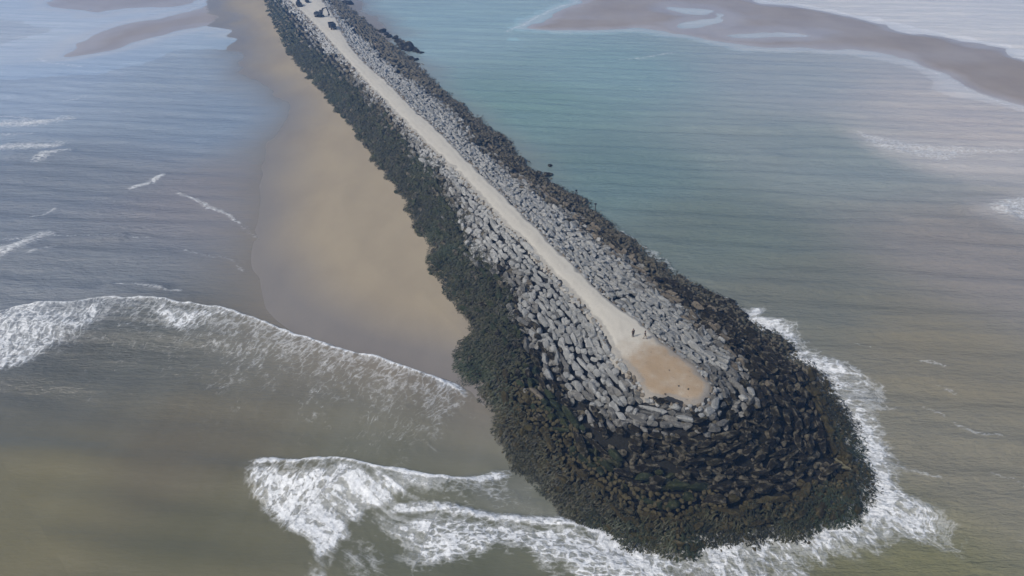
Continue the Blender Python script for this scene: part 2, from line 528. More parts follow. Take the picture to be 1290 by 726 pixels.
# small whitecaps and swash lines, as short polylines: points, half width m, strength
caps = [([(168, 236), (190, 230), (206, 220)], 1.7, .86), ([(225, 242), (255, 255), (280, 269), (300, 281)], 1.0, .72),
        ([(300, 283), (325, 300), (345, 318)], 1.2, .45), ([(42, 273), (68, 263)], 1.2, .66), ([(-30, 330), (10, 314), (50, 300)], 3.6, .82),
        ([(-30, 303), (40, 301), (90, 298), (190, 296)], 1.2, .5), ([(40, 318), (70, 312)], 1.2, .6), ([(150, 360), (195, 361), (212, 367), (228, 365)], .9, .62),
        ([(-30, 160), (20, 156), (60, 153), (84, 149)], 4.5, .80), ([(-30, 188), (30, 184), (68, 183)], 4.5, .80), ([(45, 201), (60, 194), (85, 190)], 2.6, .74), ([(-30, 150), (10, 147), (40, 150)], 3., .7),
        ([(-20, 170), (40, 168)], 2.5, .6), ([(80, 128), (105, 123)], 2., .5),
        ([(640, 40), (668, 26), (690, 14), (730, 2)], 2.2, .60), ([(645, 44), (700, 42), (800, 44), (860, 44)], 2., .40),
        ([(780, 74), (808, 73), (850, 66)], 2.4, .55), ([(1232, 66), (1262, 72), (1290, 74)], 1.8, .66),
        ([(1190, 49), (1240, 66)], 1., .50), ([(1140, 78), (1180, 92), (1220, 112), (1290, 142)], 3.0, .45),
        ([(1155, 456), (1185, 462)], .8, .60), ([(1190, 490), (1215, 500)], .8, .5), ([(1205, 535), (1235, 548), (1260, 549)], .8, .55),
        ([(1260, 680), (1300, 692)], .9, .62), ([(1130, 590), (1180, 598)], .9, .55), ([(1165, 515), (1190, 525)], .8, .5), ([(1140, 655), (1160, 668)], .8, .6),
        ([(1255, 600), (1290, 610)], .8, .45), ([(48, 74), (60, 79), (100, 84)], 2.5, .5), ([(112, 12), (135, 14)], 2.5, .5), ([(235, 15), (262, 5), (290, -4)], 2.5, .55),
        ([(1075, 430), (1100, 436)], .8, .4), ([(268, 322), (310, 340)], 1., .42), ([(230, 315), (270, 325)], 1., .45)]
for pts, w, st in caps:
    d, arc, sg = seg_dist(JX * .5 + WX * .5, JY * .5 + WY * .5, PL(pts), False)
    foam = np.maximum(foam, st * np.exp(-(d / w) ** 2))
wedge = PL([(1066, 161), (1095, 168), (1150, 181), (1200, 188), (1300, 184), (1300, 192), (1230, 194), (1190, 205), (1140, 198), (1100, 184)])
s = sdf(JX, JY, smooth_line(wedge, True, 1)); foam = np.maximum(foam, .68 * ss(-4, 4, s))
wedge2 = PL([(1236, 264), (1262, 250), (1320, 243), (1320, 284), (1275, 275)])
s = sdf(JX, JY, smooth_line(wedge2, True, 1)); foam = np.maximum(foam, .74 * ss(-3, 3, s))

# water colour blended between points: sediment, with sky glare and haze painted in
silt_glare_pts = [
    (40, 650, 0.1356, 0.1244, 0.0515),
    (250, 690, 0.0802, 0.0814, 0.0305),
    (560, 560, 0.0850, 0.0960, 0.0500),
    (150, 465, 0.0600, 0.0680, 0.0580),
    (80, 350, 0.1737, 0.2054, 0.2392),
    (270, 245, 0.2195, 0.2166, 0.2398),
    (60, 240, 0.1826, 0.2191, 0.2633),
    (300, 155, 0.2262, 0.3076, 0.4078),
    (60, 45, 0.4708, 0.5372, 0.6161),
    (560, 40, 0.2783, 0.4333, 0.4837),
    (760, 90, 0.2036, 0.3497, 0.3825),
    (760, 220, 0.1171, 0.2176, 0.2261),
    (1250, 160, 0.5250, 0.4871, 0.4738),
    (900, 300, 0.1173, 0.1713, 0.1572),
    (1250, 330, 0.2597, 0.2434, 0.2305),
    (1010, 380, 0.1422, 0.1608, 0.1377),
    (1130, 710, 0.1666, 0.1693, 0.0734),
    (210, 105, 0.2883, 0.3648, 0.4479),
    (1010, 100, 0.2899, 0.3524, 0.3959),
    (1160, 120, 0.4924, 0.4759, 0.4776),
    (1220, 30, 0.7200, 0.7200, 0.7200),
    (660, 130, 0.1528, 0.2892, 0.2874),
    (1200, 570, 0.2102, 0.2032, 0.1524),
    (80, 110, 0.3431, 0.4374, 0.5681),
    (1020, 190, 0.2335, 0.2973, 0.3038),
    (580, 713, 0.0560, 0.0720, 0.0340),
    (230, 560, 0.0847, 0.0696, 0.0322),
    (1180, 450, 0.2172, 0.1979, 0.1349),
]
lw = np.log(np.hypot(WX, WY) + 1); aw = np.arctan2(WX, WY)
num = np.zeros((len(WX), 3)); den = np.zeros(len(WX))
for px, py, r, g, b in silt_glare_pts:
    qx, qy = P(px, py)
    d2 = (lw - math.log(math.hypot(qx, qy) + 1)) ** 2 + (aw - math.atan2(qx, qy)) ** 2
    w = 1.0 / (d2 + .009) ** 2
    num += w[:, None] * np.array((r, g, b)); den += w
silt_glare = num / den[:, None]

depth = -h_all
dA, _, sgA = seg_dist(WX, WY, fronts[0], False)
chA = fronts[0][-1] - fronts[0][0]; chA = chA / np.hypot(*chA)
arcA = (WX - fronts[0][0][0]) * chA[0] + (WY - fronts[0][0][1]) * chA[1]
milk = np.where(sgA < 0, np.exp(-dA / 24.) * ss(20, 60, arcA) * (.45 + .7 * fbm(arcA * .35, dA * .03, 71)), 0) * .95
sM = sdf(JX, JY, PL([(590, 612), (640, 610), (668, 602), (705, 640), (722, 662), (650, 660), (600, 640)]))
milk = np.maximum(milk, .75 * ss(-4, 3, sM))
sM = sdf(JX, JY, PL([(576, 492), (606, 512), (660, 592), (636, 596), (605, 545)]))
milk = np.maximum(milk, .7 * ss(-4, 3, sM))
milk = np.maximum(milk, .5 * ss(14, 0, out_t) * near_head)
silt_glare = silt_glare * (1 - milk[:, None]) + np.array((.175, .190, .165)) * milk[:, None]
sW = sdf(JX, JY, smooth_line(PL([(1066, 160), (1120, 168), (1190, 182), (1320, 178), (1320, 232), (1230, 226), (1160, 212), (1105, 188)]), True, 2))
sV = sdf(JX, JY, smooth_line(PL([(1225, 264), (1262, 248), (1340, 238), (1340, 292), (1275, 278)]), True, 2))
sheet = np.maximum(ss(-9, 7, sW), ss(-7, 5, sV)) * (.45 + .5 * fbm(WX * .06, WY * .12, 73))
silt_glare = silt_glare * (1 - sheet[:, None]) + np.array((.56, .54, .53)) * sheet[:, None]
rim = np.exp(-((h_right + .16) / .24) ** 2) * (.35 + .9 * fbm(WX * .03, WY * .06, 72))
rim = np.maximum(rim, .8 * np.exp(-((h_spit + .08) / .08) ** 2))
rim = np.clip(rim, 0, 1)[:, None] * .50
silt_glare = silt_glare * (1 - rim) + np.array((.62, .62, .62)) * rim
shallow = np.clip(np.exp(-np.clip(depth, 0, 9) / .42), 0, 1) * .9
mil = ss(0, .4, h_right + .75) * .25
shallow = np.where((h_right > h_left) | (h_spit > -.5), shallow * .25, shallow)
swell_env = ss(.02, .55, depth) * ss(-1, 6, -dtoe)
phase = WY * .42 + 2.8 * fbm(WX * .018, WY * .03, 51) * 2 + WX * .03
swell = (.30 * np.sin(phase) * fbm(WX * .02, WY * .05, 52) * 1.6 + .16 * np.sin(WY * .83 + WX * .11 + 5 * fbm(WX * .03, WY * .04, 53)))
ridges = np.zeros(WX.shape)
for pts, a, w in [([(1150, 277), (1200, 279), (1240, 277), (1275, 274)], .8, 2.2), ([(960, 192), (1020, 190), (1090, 191), (1130, 190)], .8, 3.0), ([(1210, 262), (1245, 258), (1262, 262)], .6, 2.2),
                  ([(40, 303), (100, 303), (150, 299)], .7, 2.4), ([(-10, 569), (60, 566), (110, 569)], .22, 2.4), ([(140, 361), (180, 358), (205, 362)], .6, 1.6),
                  ([(80, 640), (180, 618), (280, 598)], .22, 3.0), ([(880, 163), (960, 161), (1060, 162)], .5, 3.), ([(900, 208), (980, 200)], .4, 2.5), ([(20, 195), (80, 192)], .6, 3.)]:
    d, arc, sg = seg_dist(WX, WY, PL(pts), False)
    ridges += a * np.exp(-(d / w) ** 2)
foamtex = foam * (fbm(WX * 1.1, WY * 1.1, 88) - .3) * .35
WZ = (swell * swell_env + ridges * swell_env + lift * ss(-.35, .1, depth + .2) + foamtex * ss(0, 4, -dtoe + 2)) 
WZ = np.where(dtoe > 1.5, np.minimum(WZ, -.02), WZ)
ripple = np.clip(.25 + .75 * ss(.1, .9, depth), 0, 1) * (1 - .35 * ss(.5, 1, shallow))
px_, py_, _ = to_px(WX, WY, np.zeros(len(WX)))
olive_calm = ss(420, 560, py_) * ss(900, 600, px_)
ripple = ripple * (1 - .55 * ss(0.10, 0.0, silt_glare[:, 2] - .04) * 0) * (1 - .8 * olive_calm * (np.hypot(WX, WY) < 200))
keep = (dtoe < 6)
fk = keep[WQ].all(1)
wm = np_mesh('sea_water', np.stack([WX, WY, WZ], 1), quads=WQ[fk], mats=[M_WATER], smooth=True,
             attrs={'foam': foam, 'shallow': shallow, 'ripple': ripple, 'silt_glare': silt_glare, 'wash': np.stack([uvS, uvD, np.zeros(len(uvS))], 1)})
tag(link('sea_water', wm), kind='structure')

def sand_sheet(name, h, mat, hmax):
    fk = (h[WQ] > -.25).any(1) & (dtoe[WQ] < 8).any(1)
    q = WQ[fk]
    used, inv = np.unique(q, return_inverse=True)
    z = h[used]
    dF, _, _ = seg_dist(WX[used], WY[used], fronts[0], False)
    wet = np.clip(.85 * np.exp(-dF / 11.) + 1 - z / hmax + ss(260, 400, WY[used]) * .30, 0, 1)
    me = np_mesh(name, np.stack([WX[used], WY[used], z], 1), quads=inv.reshape(-1, 4), mats=[mat], smooth=True, attrs={'wet': wet})
    return tag(link(name, me), kind='structure')
sand_sheet('sand_flat', h_beach, M_SAND, .5)
sand_sheet('sand_spit', h_spit, M_BAR, .3)
sand_sheet('sandbar', h_right, M_BAR, .5)

# ------------------------------------------------------------------ the rubble mound
gx = np.arange(-620, 80, 1.0)
gy = np.arange(40, 1250, 1.0)
GX, GY = np.meshgrid(gx, gy)
ok = np.abs((GX - 22) * .916 + (GY - 85) * .40) < 75                    # strip round the axis
Z = np.full(GX.shape, -2.5); DP = np.full(GX.shape, 99.); DT = np.full(GX.shape, -99.)
zz, dd, tt = mound_raw(GX[ok], GY[ok])
Z[ok], DP[ok], DT[ok] = zz, dd, tt
PALE_S = np.full(GX.shape, -99.)
PALE_S[ok] = sdf(GX[ok], GY[ok], PALE)

def grid_at(G, x, y):
    fx = np.clip((x - gx[0]), 0, len(gx) - 1.001); fy = np.clip((y - gy[0]), 0, len(gy) - 1.001)
    ix, iy = fx.astype(int), fy.astype(int)
    fx, fy = fx - ix, fy - iy
    return (G[iy, ix] * (1 - fx) + G[iy, ix + 1] * fx) * (1 - fy) + (G[iy + 1, ix] * (1 - fx) + G[iy + 1, ix + 1] * fx) * fy

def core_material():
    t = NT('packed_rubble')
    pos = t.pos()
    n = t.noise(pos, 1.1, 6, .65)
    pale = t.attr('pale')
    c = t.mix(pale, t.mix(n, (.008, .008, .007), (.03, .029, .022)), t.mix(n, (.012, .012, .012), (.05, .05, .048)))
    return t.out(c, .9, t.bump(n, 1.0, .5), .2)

idx = np.arange(GX.size).reshape(GX.shape)
cq = np.stack([idx[:-1, :-1], idx[:-1, 1:], idx[1:, 1:], idx[1:, :-1]], -1).reshape(-1, 4)
fk = (DT.ravel()[cq] > -5).all(1)
cq = cq[fk]
used, inv = np.unique(cq, return_inverse=True)
cx, cy = GX.ravel()[used], GY.ravel()[used]
cz = Z.ravel()[used] + (fbm(cx * .35, cy * .35, 9, 3) - .5) * .5
edge = ss(0, 2.5, DP.ravel()[used])
cz = cz - .12 * (1 - edge) - 1.9 * edge
fardist = ss(430, 520, cy)
cz += .8 * fardist * edge
core = np_mesh('rubble_mound', np.stack([cx, cy, cz], 1), quads=inv.reshape(-1, 4), mats=[core_material()], smooth=True,
               attrs={'pale': ss(-1, 1.5, PALE_S.ravel()[used])})
tag(link('breakwater', core), 'long low rubble breakwater mound running from its round head to the shore', 'breakwater')

# gravel road on the crest
def gravel_material():
    t = NT('pale_gravel')
    pos = t.pos()
    tip = t.attr('tip')
    n = t.noise(pos, .35, 6, .6)
    fine = t.noise(pos, 3.5, 5, .7)
    c = t.mix(n, (.47, .445, .38), (.56, .535, .462))
    o = t.mix(n, (.28, .205, .125), (.40, .305, .20))
    k = t.math('ADD', tip, t.math('MULTIPLY', t.math('SUBTRACT', t.noise(pos, .22, 6, .68), .5), 1.6))
    c = t.mix(t.ramp(k, .20, 1.20), c, o)
    edge = t.attr('verge')
    c = t.mix(t.math('MULTIPLY', t.ramp(t.math('ADD', edge, t.math('MULTIPLY', t.math('SUBTRACT', t.noise(pos, .7, 5, .7), .5), 1.0)), .45, .9), .75), c, t.mix(n, (.17, .165, .15), (.32, .31, .28)))
    rut = t.attr('rut')
    c = t.mix(t.math('MULTIPLY', rut, t.ramp(t.noise(t.scale(pos, (.5, .2, 1)), 1, 5), .3, .7, .1, .5)), c, (.36, .34, .295))
    pit = t.ramp(t.noise(pos, 1.3, 5, .75), .60, .70)
    c = t.mix(t.math('MULTIPLY', pit, t.ramp(tip, .2, .8, .15, .8)), c, (.12, .10, .08))
    c = t.mix(t.math('MULTIPLY', t.ramp(fine, .35, .7), .22), c, t.mix(1.0, c, (.6, .58, .56), 'MULTIPLY'))
    return t.out(c, .92, t.bump(t.math('ADD', fine, n), .5, .10), .2)

rx = np.arange(-620, 60, .5); ry = np.arange(75, 1150, .5)
q2 = np.round((rx, ), 3)[0]
RXX, RYY = np.meshgrid(rx, ry)
sel = np.abs((RXX - 22) * .916 + (RYY - 85) * .40) < 16
SD = np.full(RXX.shape, -99.)
SD[sel] = sdf(RXX[sel] + (fbm(RXX[sel] * .4, RYY[sel] * .4, 14) - .5) * 1.6, RYY[sel] + (fbm(RXX[sel] * .4, RYY[sel] * .4, 15) - .5) * 1.6, PATH)
idx = np.arange(RXX.size).reshape(RXX.shape)
rq = np.stack([idx[:-1, :-1], idx[:-1, 1:], idx[1:, 1:], idx[1:, :-1]], -1).reshape(-1, 4)
rq = rq[(SD.ravel()[rq] > -1.4).all(1)]
used, inv = np.unique(rq, return_inverse=True)
x_, y_ = RXX.ravel()[used], RYY.ravel()[used]
s_ = SD.ravel()[used]
tipc = np.array(P(850, 475, CROWN))
tipf = ss(15, 5, np.hypot((x_ - tipc[0]), (y_ - tipc[1]) * .95))
gz = CROWN + .05 + .12 * fbm(x_ * .25, y_ * .25, 18) + .15 * ss(0, 3, s_) - .12 * tipf * fbm(x_ * .9, y_ * .9, 19) - .9 * ss(.5, -1.2, s_)
road = np_mesh('gravel_path', np.stack([x_, y_, gz], 1), quads=inv.reshape(-1, 4), mats=[gravel_material()], smooth=True,
               attrs={'tip': tipf, 'verge': ss(1.6 + 1.2 * tipf, 0, s_), 'rut': (np.exp(-((s_ - 1.9) / .4) ** 2) + np.exp(-((s_ - 3.4) / .4) ** 2)) * (1 - tipf)})
tag(link('gravel_path', road), kind='structure')

# ------------------------------------------------------------------ boulders
def ico(sub):
    bm = bmesh.new()
    bmesh.ops.create_icosphere(bm, subdivisions=sub, radius=1.0)
    v = np.array([q.co[:] for q in bm.verts])
    f = np.array([[l.index for l in q.verts] for q in bm.faces])
    bm.free()
    return v, f

def lump_noise(v, rng, k):
    """smooth 3-D lumps from a few random waves"""
    o = np.zeros(len(v))
    for _ in range(7):
        d = rng.normal(size=3) * k
        o += np.sin(v @ d + rng.uniform(0, 6.28))
    return o / 7

def rock_shape(sub, rng, planes=9, rough=.03):
    """a broken quarry stone: uneven split faces, knocked-off corners"""
    v, f = ico(sub)
    v = v * 1.25
    v = v * (1 + .13 * lump_noise(v, rng, 1.6))[:, None]
    for k in range(4 + planes):
        n = rng.normal(size=3)
        if k < 2: n = np.array((0, 0, 1. if k == 0 else -1.)) + rng.normal(size=3) * .25
        d = rng.uniform(.55, .80) if k < 4 else rng.uniform(.68, 1.0)
        n /= np.linalg.norm(n)
        kk = v @ n - d
        v = v - np.clip(kk, 0, None)[:, None] * n * rng.uniform(.85, 1.0)
    v = v * (1 + .07 * lump_noise(v, rng, 5.) + .06 * lump_noise(v, rng, 11.))[:, None]
    v = v + v * (rng.normal(size=(len(v), 1)) * rough)
    v /= np.abs(v).max(0)
    return v, f

shape_rng = np.random.default_rng(5)
SH3 = [rock_shape(3, shape_rng, 10, .022) for _ in range(12)]
SH2 = [rock_shape(2, shape_rng, 8, .035) for _ in range(16)]
SH1 = [rock_shape(1, shape_rng, 4, .05) for _ in range(16)]

def poisson(n_try, sampler, radius):
    """dart throwing with a radius that depends on place"""
    cell = 1.4
    grid = {}
    pts = []
    X, Y = sampler(n_try)
    Rr = radius(X, Y)
    for x, y, r in zip(X, Y, Rr):
        if r <= 0: continue
        ci, cj = int(x // cell), int(y // cell)
        k = int(r // cell) + 1
        good = True
        for i in range(ci - k, ci + k + 1):
            for j in range(cj - k, cj + k + 1):
                for (px, py) in grid.get((i, j), ()):
                    if (px - x) ** 2 + (py - y) ** 2 < r * r:
                        good = False; break
                if not good: break
            if not good: break
        if good:
            grid.setdefault((ci, cj), []).append((x, y)); pts.append((x, y, r))
    return np.array(pts)

def axis_sampler(rng, y0, y1, half):
    def f(n):
        # denser tries near the head
        t = rng.uniform(0, 1, n) ** 1.25
        y = y0 + (y1 - y0) * t
        x = 22 - (y - 85) * .437 + rng.uniform(-half, half, n)
        return x, y
    return f

def offset_base():
    """the path outline resampled every 0.25 m with smoothed outward normals"""
    p = smooth_line(PATH, False, 3)
    seg = np.hypot(*np.diff(p, axis=0).T)
    t = np.concatenate([[0], np.cumsum(seg)])
    q = np.arange(0, t[-1], .25)
    p = np.stack([np.interp(q, t, p[:, 0]), np.interp(q, t, p[:, 1])], 1)
    d = np.gradient(p, axis=0)
    n = np.stack([-d[:, 1], d[:, 0]], 1)
    k = np.hanning(61); k /= k.sum()
    n = np.stack([np.convolve(np.pad(n[:, i], 30, mode='edge'), k, 'valid') for i in (0, 1)], 1)
    n /= np.linalg.norm(n, axis=1)[:, None]
    mid = p[len(p) // 2] + n[len(p) // 2] * 3
    if inside(mid[:1], mid[1:], PATH)[0]: n = -n
    return p, n

OB_P, OB_N = offset_base()
def rows():
    out = []
    rng = np.random.default_rng(29)
    for fam in (0, 1):                         # 0: tight rows (dry upper part), 1: stepped wide rows (dark lower part)
        d = .75
        k = 0
        while d < 40:
            pitch = .94 if fam == 0 else 1.75
            wob = (fbm(np.arange(len(OB_P)) * .02, np.full(len(OB_P), k * 3.7), 60 + fam, 3) - .5) * 1.3
            c = OB_P + OB_N * (d + wob)[:, None]
            x, y = c[:, 0], c[:, 1]
            ps = grid_at(PALE_S, x, y) + (fbm(x * .12, y * .12, 91) - .5) * 6
            ok = (y < 560) & (grid_at(DT, x, y) > .6) & (grid_at(DP, x, y) > d - .9) & ((ps > 0) if fam == 0 else (ps <= 0))
            step = np.hypot(*np.diff(c, axis=0).T)
            i = 0
            n = len(c)
            while i < n - 2:
                if not ok[i]:
                    i += 4; continue
                L = (1.58 if fam == 0 else 1.95) * math.exp(rng.normal() * .38) * (1 + .35 * float(ss(200, 420, y[i])))
                acc, j = 0., i
                while j < n - 1 and acc < L:
                    acc += step[j]; j += 1
                m = (i + j) // 2
                gap = rng.uniform() < (.115 if fam == 0 else .22)
                if not gap and ok[min(m, n - 1)]:
                    w = pitch * rng.uniform(1.0, 1.55) if fam == 0 else pitch * rng.uniform(.50, .88)
                    out.append((x[m] + rng.normal() * .14, y[m] + rng.normal() * .14, acc * .5 * rng.uniform(1.02, 1.32), w * .5 * rng.uniform(.95, 1.12), fam))
                    i = j
                else:
                    i = i + max(2, int((j - i) * rng.uniform(.28, .65)))
            d += pitch * (1 + .3 * 0)
            k += 1
    return np.array(out)

ROCKS = rows()

def fill_radius(x, y):
    dp, dt = grid_at(DP, x, y), grid_at(DT, x, y)
    return np.where((dp > .9) & (dt > 1.5), .80, 0) * (1 + .7 * ss(140, 260, y))

FILL = poisson(200000, axis_sampler(RNG, 56, 270, 48), fill_radius)

def small_radius(x, y):
    dp, dt = grid_at(DP, x, y), grid_at(DT, x, y)
    left = (x < 22 - (y - 85) * .437)
    lim = np.where(left, 8.5, 5.0)
    r = np.where((dt > -1.2) & (dt < lim), .62, 0) * (1 + .8 * ss(150, 320, y))
    r = np.where((dp > .1) & (dp < .95), .60 * (1 + .8 * ss(150, 320, y)), r)
    return r

SMALL = poisson(160000, axis_sampler(RNG, 54, 460, 50), small_radius)

def frames(pts, tilt, rng, along=.45):
    x, y = pts[:, 0], pts[:, 1]
    e = 1.2
    gxx = (grid_at(Z, x + e, y) - grid_at(Z, x - e, y)) / (2 * e)
    gyy = (grid_at(Z, x, y + e) - grid_at(Z, x, y - e)) / (2 * e)
    n = np.stack([-gxx, -gyy, np.ones_like(x)], 1)
    n += rng.normal(size=n.shape) * tilt
    n /= np.linalg.norm(n, axis=1)[:, None]
    t = np.stack([-gyy, gxx, np.zeros_like(x)], 1)
    L = np.linalg.norm(t, axis=1)[:, None]
    t = np.where(L > .05, t / (L + 1e-9), np.array([[far[0], far[1], 0]]))
    a = rng.normal(size=len(x)) * along
    t2 = np.stack([t[:, 0] * np.cos(a) - t[:, 1] * np.sin(a), t[:, 0] * np.sin(a) + t[:, 1] * np.cos(a), np.zeros_like(a)], 1)
    t2 -= n * np.sum(t2 * n, 1)[:, None]
    t2 /= np.linalg.norm(t2, axis=1)[:, None]
    b = np.cross(n, t2)
    return t2, b, n

def classify(pts, rng):
    x, y = pts[:, 0], pts[:, 1]
    ps = grid_at(PALE_S, x, y) + rng.normal(size=len(x)) * 1.3 + (fbm(x * .12, y * .12, 91) - .5) * 6
    dt = grid_at(DT, x, y)
    left = x < 22 - (y - 85) * .437
    cls = np.full(len(x), 2)                                   # dark
    cls[ps > 0] = 0                                            # pale
    band = (ps <= 0) & (ps > -3.2) & (~left) & (y > 88) & (y < 190)
    cls[band & (rng.uniform(size=len(x)) < .75)] = 1           # tan
    cls[(ps <= 0) & (ps > -6) & (rng.uniform(size=len(x)) < .04)] = 1
    cls[(cls == 2) & left & (dt < 11) & (rng.uniform(size=len(x)) < .7)] = 3
    r2 = rng.uniform(size=len(x))
    cls[(np.abs(ps) < 1.5) & (r2 < .45)] = 5
    cls[(cls == 0) & (y < 90 + (x - 30) * .25) & (r2 < .65)] = 5
    headlow = (cls >= 2) & (cls < 5) & (dt < 6.5) & (y < 95)
    cls[headlow] = 4
    return cls

MATS = [M_PALE, M_TAN, M_DARK, M_WEEDY, M_OLIVE, M_MID]
cls = classify(ROCKS, RNG)
T, B, N = frames(ROCKS, .13, RNG, .17)
rx0, ry0 = ROCKS[:, 0], ROCKS[:, 1]
nR = len(ROCKS)
sl, sw = ROCKS[:, 2].copy(), ROCKS[:, 3].copy()
sh = sw * np.where(ROCKS[:, 4] == 0, RNG.uniform(.60, .95, nR), RNG.uniform(.75, 1.2, nR))
rz0 = grid_at(Z, rx0, ry0) - .34 + RNG.uniform(-.18, .22, nR)
u, v, fwd = to_px(rx0, ry0, rz0)
inframe = (u > 5) & (u < 1285) & (v > 5) & (v < 721)
size = np.where(inframe, sl * sw / fwd ** 2, 0)
order = np.argsort(-size)
ONE = order[:300]
REST = order[300:]
names = {0: ('pale grey angular armour boulder on the dry upper slope beside the gravel path', 'dry grey armour boulders below the path'),
         1: ('brown stained armour boulder between the pale upper rocks and the black wet rocks', 'brown stained armour boulders'),
         2: ('black wet armour boulder on the slope of the breakwater head', 'black wet armour boulders'),
         3: ('dark green weed covered armour boulder on the lower slope facing the sand flat', 'weed covered armour boulders on the sand side'),
         5: ('mid grey armour boulder in the band between dry pale rocks and black wet rocks', 'half wet grey armour boulders'),
         4: ('olive brown weed covered armour boulder at the foot of the breakwater head', 'olive armour boulders at the head waterline')}
meshes = {}
for c in range(6):
    for k, (vv, ff) in enumerate(SH3):
        meshes[c, k] = np_mesh('boulder', vv, tris=ff, mats=[MATS[c]])
for i in ONE:
    c = int(cls[i])
    o = link('armour_boulder', meshes[c, int(RNG.integers(12))])
    m = Matrix(((T[i, 0] * sl[i], B[i, 0] * sw[i], N[i, 0] * sh[i], rx0[i]), (T[i, 1] * sl[i], B[i, 1] * sw[i], N[i, 1] * sh[i], ry0[i]),
                (T[i, 2] * sl[i], B[i, 2] * sw[i], N[i, 2] * sh[i], rz0[i]), (0, 0, 0, 1)))
    o.matrix_world = m
    tag(o, names[c][0], 'boulder', names[c][1])

def bulk(pts, T, B, N, sl, sw, sh, z, cls, shapes_of, rng):
    V, F, MI, TI = [], [], [], []
    off = 0
    for i in range(len(pts)):
        shp = shapes_of(i)
        vv, ff = shp[int(rng.integers(len(shp)))]
        w = vv[:, :1] * T[i] * sl[i] + vv[:, 1:2] * B[i] * sw[i] + vv[:, 2:] * N[i] * sh[i] + np.array((pts[i, 0], pts[i, 1], z[i]))
        V.append(w); F.append(ff + off); off += len(vv)
        MI.append(np.full(len(ff), cls[i])); TI.append(np.full(len(vv), rng.uniform()))
    return np.concatenate(V), np.concatenate(F), np.concatenate(MI), np.concatenate(TI)

far_px = fwd[REST] > 260
near_px = (fwd[REST] < 150) & inframe[REST]
V, F, MI, TI = bulk(ROCKS[REST], T[REST], B[REST], N[REST], sl[REST], sw[REST], sh[REST], rz0[REST], cls[REST],
                    lambda i: SH1 if far_px[i] else (SH3 if near_px[i] else SH2), RNG)
FILL = FILL[(grid_at(PALE_S, FILL[:, 0], FILL[:, 1]) < 3) & ((FILL[:, 1] > 100) | (RNG.uniform(size=len(FILL)) < .55))]
fcls = classify(FILL, RNG)
fcls[fcls < 2] = 5
Tf, Bf, Nf = frames(FILL, .35, RNG, .8)
fr_ = FILL[:, 2]
nf = len(FILL)
V2, F2, MI2, TI2 = bulk(FILL, Tf, Bf, Nf, fr_ * RNG.uniform(.6, 1.3, nf), fr_ * RNG.uniform(.5, .85, nf), fr_ * RNG.uniform(.4, .8, nf),
                        grid_at(Z, FILL[:, 0], FILL[:, 1]) - np.where(fcls == 5, RNG.uniform(.55, 1.2, nf), RNG.uniform(1.0, 1.7, nf)), fcls, lambda i: SH2 if FILL[i, 1] < 135 else SH1, RNG)
F = np.concatenate([F, F2 + len(V)]); V = np.concatenate([V, V2]); MI = np.concatenate([MI, MI2]); TI = np.concatenate([TI, TI2])
print('stones', len(ROCKS), len(FILL), len(SMALL), 'faces', len(F))
tag(link('armour_rocks', np_mesh('armour_rocks', V, tris=F, mats=MATS, midx=MI, attrs={'tint': TI})),
    'mass of smaller looking armour rocks covering both slopes of the breakwater', 'rocks', kind='stuff')

scls = classify(SMALL, RNG)
sx, sy, sr = SMALL.T
sdt = grid_at(DT, sx, sy); sdp = grid_at(DP, sx, sy)
sleft = sx < 22 - (sy - 85) * .437
scls = np.where((sdp < 1.2), np.where(RNG.uniform(size=len(sx)) < .5, 0, 1), np.where(sy < 92, 4, np.where(sleft, 3, 2)))
Ts, Bs, Ns = frames(SMALL, .35, RNG, 1.2)
V, F, MI, TI = bulk(SMALL, Ts, Bs, Ns, np.minimum(sr, 1.0) * RNG.uniform(.55, 1.0, len(sx)), np.minimum(sr, 1.0) * RNG.uniform(.45, .7, len(sx)), np.minimum(sr, 1.0) * RNG.uniform(.3, .55, len(sx)),
                    np.maximum(grid_at(Z, sx, sy) - np.where(sdp < 1.2, .12, .25), np.where(sdt < -1, -.26, -9)), scls, lambda i: SH1, RNG)
tag(link('rubble_stones', np_mesh('rubble_stones', V, tris=F, mats=MATS, midx=MI, attrs={'tint': TI})),
    'small weed covered rubble along the foot of the breakwater and both path edges', 'rubble', kind='stuff')

# seaweed: short fronds lying on the lower slope
def weed_material():
    t = NT('seaweed')
    n = t.noise(t.pos(), .25, 4)
    rnd = t.attr('tint')
    c = t.mix(rnd, (.014, .015, .008), (.055, .054, .026))
    c = t.mix(t.ramp(n, .45, .7), c, (.060, .056, .022))
    c = t.mix(t.ramp(t.noise(t.pos(), .07, 4), .48, .68), c, (.040, .053, .024))
    return t.out(c, .5, spec=.4)
nW = 70000
wx, wy = axis_sampler(np.random.default_rng(3), 55, 330, 45)(nW * 5)
wdt = grid_at(DT, wx, wy); wdp = grid_at(DP, wx, wy)
wleft = wx < 22 - (wy - 85) * .437
lim = np.where(wleft & (wy > 95), 12., 5.5)
den_ = np.where((wdt > -.8) & (wdt < lim), 1 - np.clip(wdt / lim, 0, 1) ** 1.5 * .9, 0) * np.where(wleft | (wy < 90), 1, .3)
kk = RNG.uniform(size=len(wx)) < den_
wx, wy = wx[kk][:nW], wy[kk][:nW]
n_ = len(wx)
e = 1.2
gX = (grid_at(Z, wx + e, wy) - grid_at(Z, wx - e, wy)); gY = (grid_at(Z, wx, wy + e) - grid_at(Z, wx, wy - e))
down = np.arctan2(-gY, -gX) + RNG.normal(size=n_) * .8
ln = RNG.uniform(.35, 1.0, n_); wd = RNG.uniform(.03, .10, n_)
z0 = grid_at(Z, wx, wy) + RNG.uniform(-.1, .35, n_)
dx, dy = np.cos(down), np.sin(down)
V = np.empty((n_, 6, 3))
